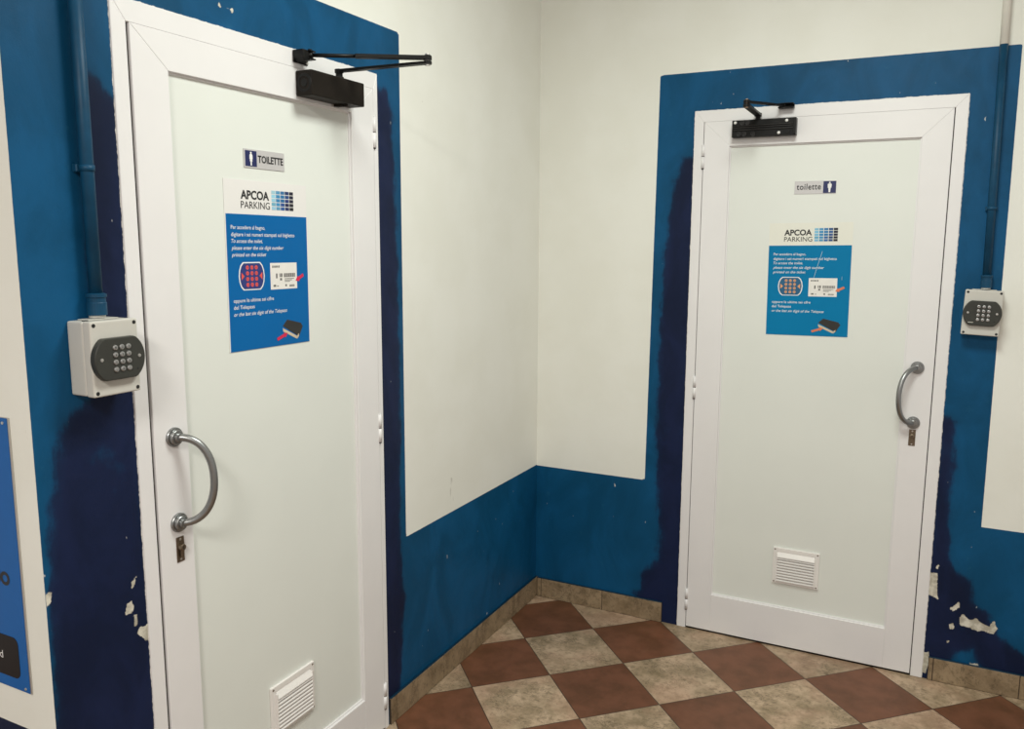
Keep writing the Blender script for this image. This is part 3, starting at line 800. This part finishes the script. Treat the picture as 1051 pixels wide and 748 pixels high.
# ------------------------------------------------------------------ keypads
def keypad(label, loc, rz, tilt, wd, ht, dp):
    t = empty('access_keypad', label, 'keypad', loc, rz, tilt=tilt)
    b = MB(); b.box(-wd/2+.001, wd/2-.001, -(dp-.024), 0, -ht/2+.001, ht/2-.001, .005, 0, 3)
    for sz in (-.5, .5): b.box(-wd/2+.02, wd/2-.02, -(dp-.03), -.008, sz*(ht+.001)-.001, sz*(ht+.001)+.001, .0005)
    bx = b.build('back_box', M_GREYPL, t)
    b = MB(); b.box(-wd/2+.010, -wd/2+.020, -(dp-.030), -(dp-.036), ht/2-.002, ht/2+.0006); b.build('mounting_slot', M_HOLE, bx)
    b = MB(); b.box(-wd/2, wd/2, -dp, -(dp-.0225), -ht/2, ht/2, .0045, 0, 3)
    lid = b.build('lid', M_GREYPL, t)
    for sx in (-1, 1):
        for sz in (-1, 1):
            b = MB(); b.lathe((sx*(wd/2-.008), -dp+.0004, sz*(ht/2-.008)), (0, -1, 0), [(0, .0042), (.0008, .0040), (.0010, .0012)], 14)
            b.build('lid_screw', M_HOLE, lid)
    # rounded keypad plate
    pw, ph, pt = .116, .084, .014
    pts = []
    hx, hz_ = pw/2, ph/2
    flat = hx*.62
    R_ = ((hx-flat)**2 + hz_**2) / (2*(hx-flat)); c = hx - R_; am = math.asin(hz_/R_)
    for k in range(13):
        a = -am*.93 + 2*am*.93*k/12; pts.append((c+R_*math.cos(a), R_*math.sin(a)))
    pts += [(flat*.93, hz_), (-flat*.93, hz_)]
    for k in range(13):
        a = PI - am*.93 + 2*am*.93*k/12; pts.append((-c+R_*math.cos(a), R_*math.sin(a)))
    pts += [(-flat*.93, -hz_), (flat*.93, -hz_)]
    b = MB(); b.prism([(x, z-.001) for x, z in pts], -(dp+pt), -dp+.001, .003, 0, 3)
    pl = b.build('keypad_plate', M_DARKPL, t); pl['label'] = 'charcoal keypad with rounded ends'
    glyph = '123456789 0 '
    for r in range(4):
        for c_ in range(3):
            x, z = (c_-1)*.0152+.003, (1.5-r)*.0146
            b = MB(); b.lathe((x, -(dp+pt)+.0005, z), (0, -1, 0), [(0, .0056), (.0016, .0055), (.0028, .0049), (.0032, .0036), (.0033, .0005)], 18)
            g = glyph[r*3+c_]
            if g != ' ': put_text(b, g, x-.0012, z-.0020, -(dp+pt)-.0029, .0024, .0040, bold=.01, mi=1)
            b.build('button', [M_BUTTON, M_BLACK], pl)
    for sx in (-1, 1):
        b = MB(); b.lathe((sx*.043, -(dp+pt), 0), (0, -1, 0), [(0, .0038), (.0012, .0034), (.0014, .001)], 14); b.build('plate_screw', M_STEEL, pl)
    b = MB(); b.lathe((.038, -(dp+pt), -.026), (0, -1, 0), [(0, .0022), (.0003, .0018)], 10); b.build('indicator', M_HOLE, pl)
    if wd > .11: 
        b = MB(); b.box(-.040, -.024, -(dp+pt)-.0003, -(dp+pt)+.0003, -.0335, -.0315); b.build('maker_plate', M_GREYPL, pl)
    return t
keypad('grey box with charcoal keypad on the blue band left of the left door', at_left(2.157, 1.371), LW, 0, .108, .150, .070)
keypad('slightly tilted grey box with charcoal keypad right of the right door', at_right(1.680, 1.371), RW, math.radians(1.9), .114, .153, .056)

# ------------------------------------------------------------------ conduits
M_WHITEPAINT = simple('white_wall_paint', (.79, .77, .70, 1), .7, var=.03)
def conduit(label, loc, rz, z0, zpaint, clipz, lean, coupling_r, group=None):
    """pipe from z0 to the ceiling, blue up to zpaint"""
    t = empty('conduit_pipe', label, 'pipe', loc, rz, group=group)
    d = .021; r = .0128
    xl = lambda z: lean*(z-z0)
    b = MB(); b.tube([(0, -d, 0), (xl(zpaint), -d, zpaint-z0)], r, 20, 0); b.tube([(xl(zpaint), -d, zpaint-z0), (xl(CEIL), -d, CEIL-z0-.002)], r, 20, 1)
    b.build('pipe', [M_BLUE, M_WHITEPAINT], t)
    b = MB(); b.lathe((0, -d, .001), (0, 0, 1), [(0, coupling_r*.82), (.006, coupling_r*.82)], 24); b.build('gland_nut', M_GREYPL, t)
    b = MB(); b.lathe((0, -d, .0065), (0, 0, 1), [(0, coupling_r), (.024, coupling_r), (.026, coupling_r*.93), (.034, coupling_r*.93), (.036, coupling_r*1.04), (.042, coupling_r*1.04), (.044, r+.001)], 24); b.build('coupling', M_BLUE, t)
    for cz_ in clipz:
        zz = cz_-z0; x = xl(cz_)
        b = MB(); b.tube([(x, -d, zz-.006), (x, -d, zz+.006)], r+.0016, 20)
        b.box(x-.018, x+.018, -.014, 0, zz-.008, zz+.008, .002)
        b.build('pipe_clip', M_BLUE, t)
    return t
conduit('blue painted conduit pipe rising from the keypad beside the left door', at_left(2.156, 1.4475), LW, 1.4475, 2.237, [1.742], -.002, .0190)
conduit('blue painted conduit pipe rising from the keypad beside the right door', at_right(1.686, 1.4485), RW, 1.4485, 2.247, [1.72], -.012, .0175)

# ------------------------------------------------------------------ blue notice board on the side wall
t = empty('notice_board', 'blue screwed-on notice board with black lettering at the left edge', 'notice board', (-.0665, -2.297, .683), 0)
BW, BH = .42, .577
M_BOARD = simple('board_blue', (.003, .105, .370, 1), .45, var=.05, spec=.25)
M_ALU = brushed('board_edge', (.5, .48, .46, 1), .4)
b = MB(); b.box(-BW, 0, -.0035, 0, 0, BH, .0005); b.build('board_panel', M_ALU, t)
b = MB(); b.box(-BW+.001, -.0035, -.0042, -.0030, .001, BH-.001); b.build('printed_face', M_BOARD, t)
for x, z in ((-.017, .566), (-.017, .008), (-BW+.017, .566), (-BW+.017, .008)):
    b = MB(); b.lathe((x, -.0042, z), (0, -1, 0), [(0, .0034), (.0012, .003), (.0014, .001)], 14); b.build('screw', M_STEEL, t)
b = MB(); put_text(b, 'UO', -.094, .2275, -.0046, .056, .026, bold=.055); b.build('lettering', M_BLACK, t)
# dark rounded picture
x0, x1, z0, z1 = -.190, -.030, .025, .115; R_ = .016; pts = []
for cx_, cz_, a0 in ((x1-R_, z0+R_, -90), (x1-R_, z1-R_, 0), (x0+R_, z1-R_, 90), (x0+R_, z0+R_, 180)):
    for k in range(6):
        a = math.radians(a0+18*k); pts.append((cx_+R_*math.cos(a), cz_+R_*math.sin(a)))
b = MB(); b.prism(pts, -.0048, -.0034); pic = b.build('dark_picture', simple('picture_dark', (.012, .008, .0075, 1), .45, spec=.2), t)
b = MB(); put_text(b, 'd', -.0925, .062, -.0052, .010, .017, mi=0)
b.build('picture_lettering', M_WHITEINK, pic)
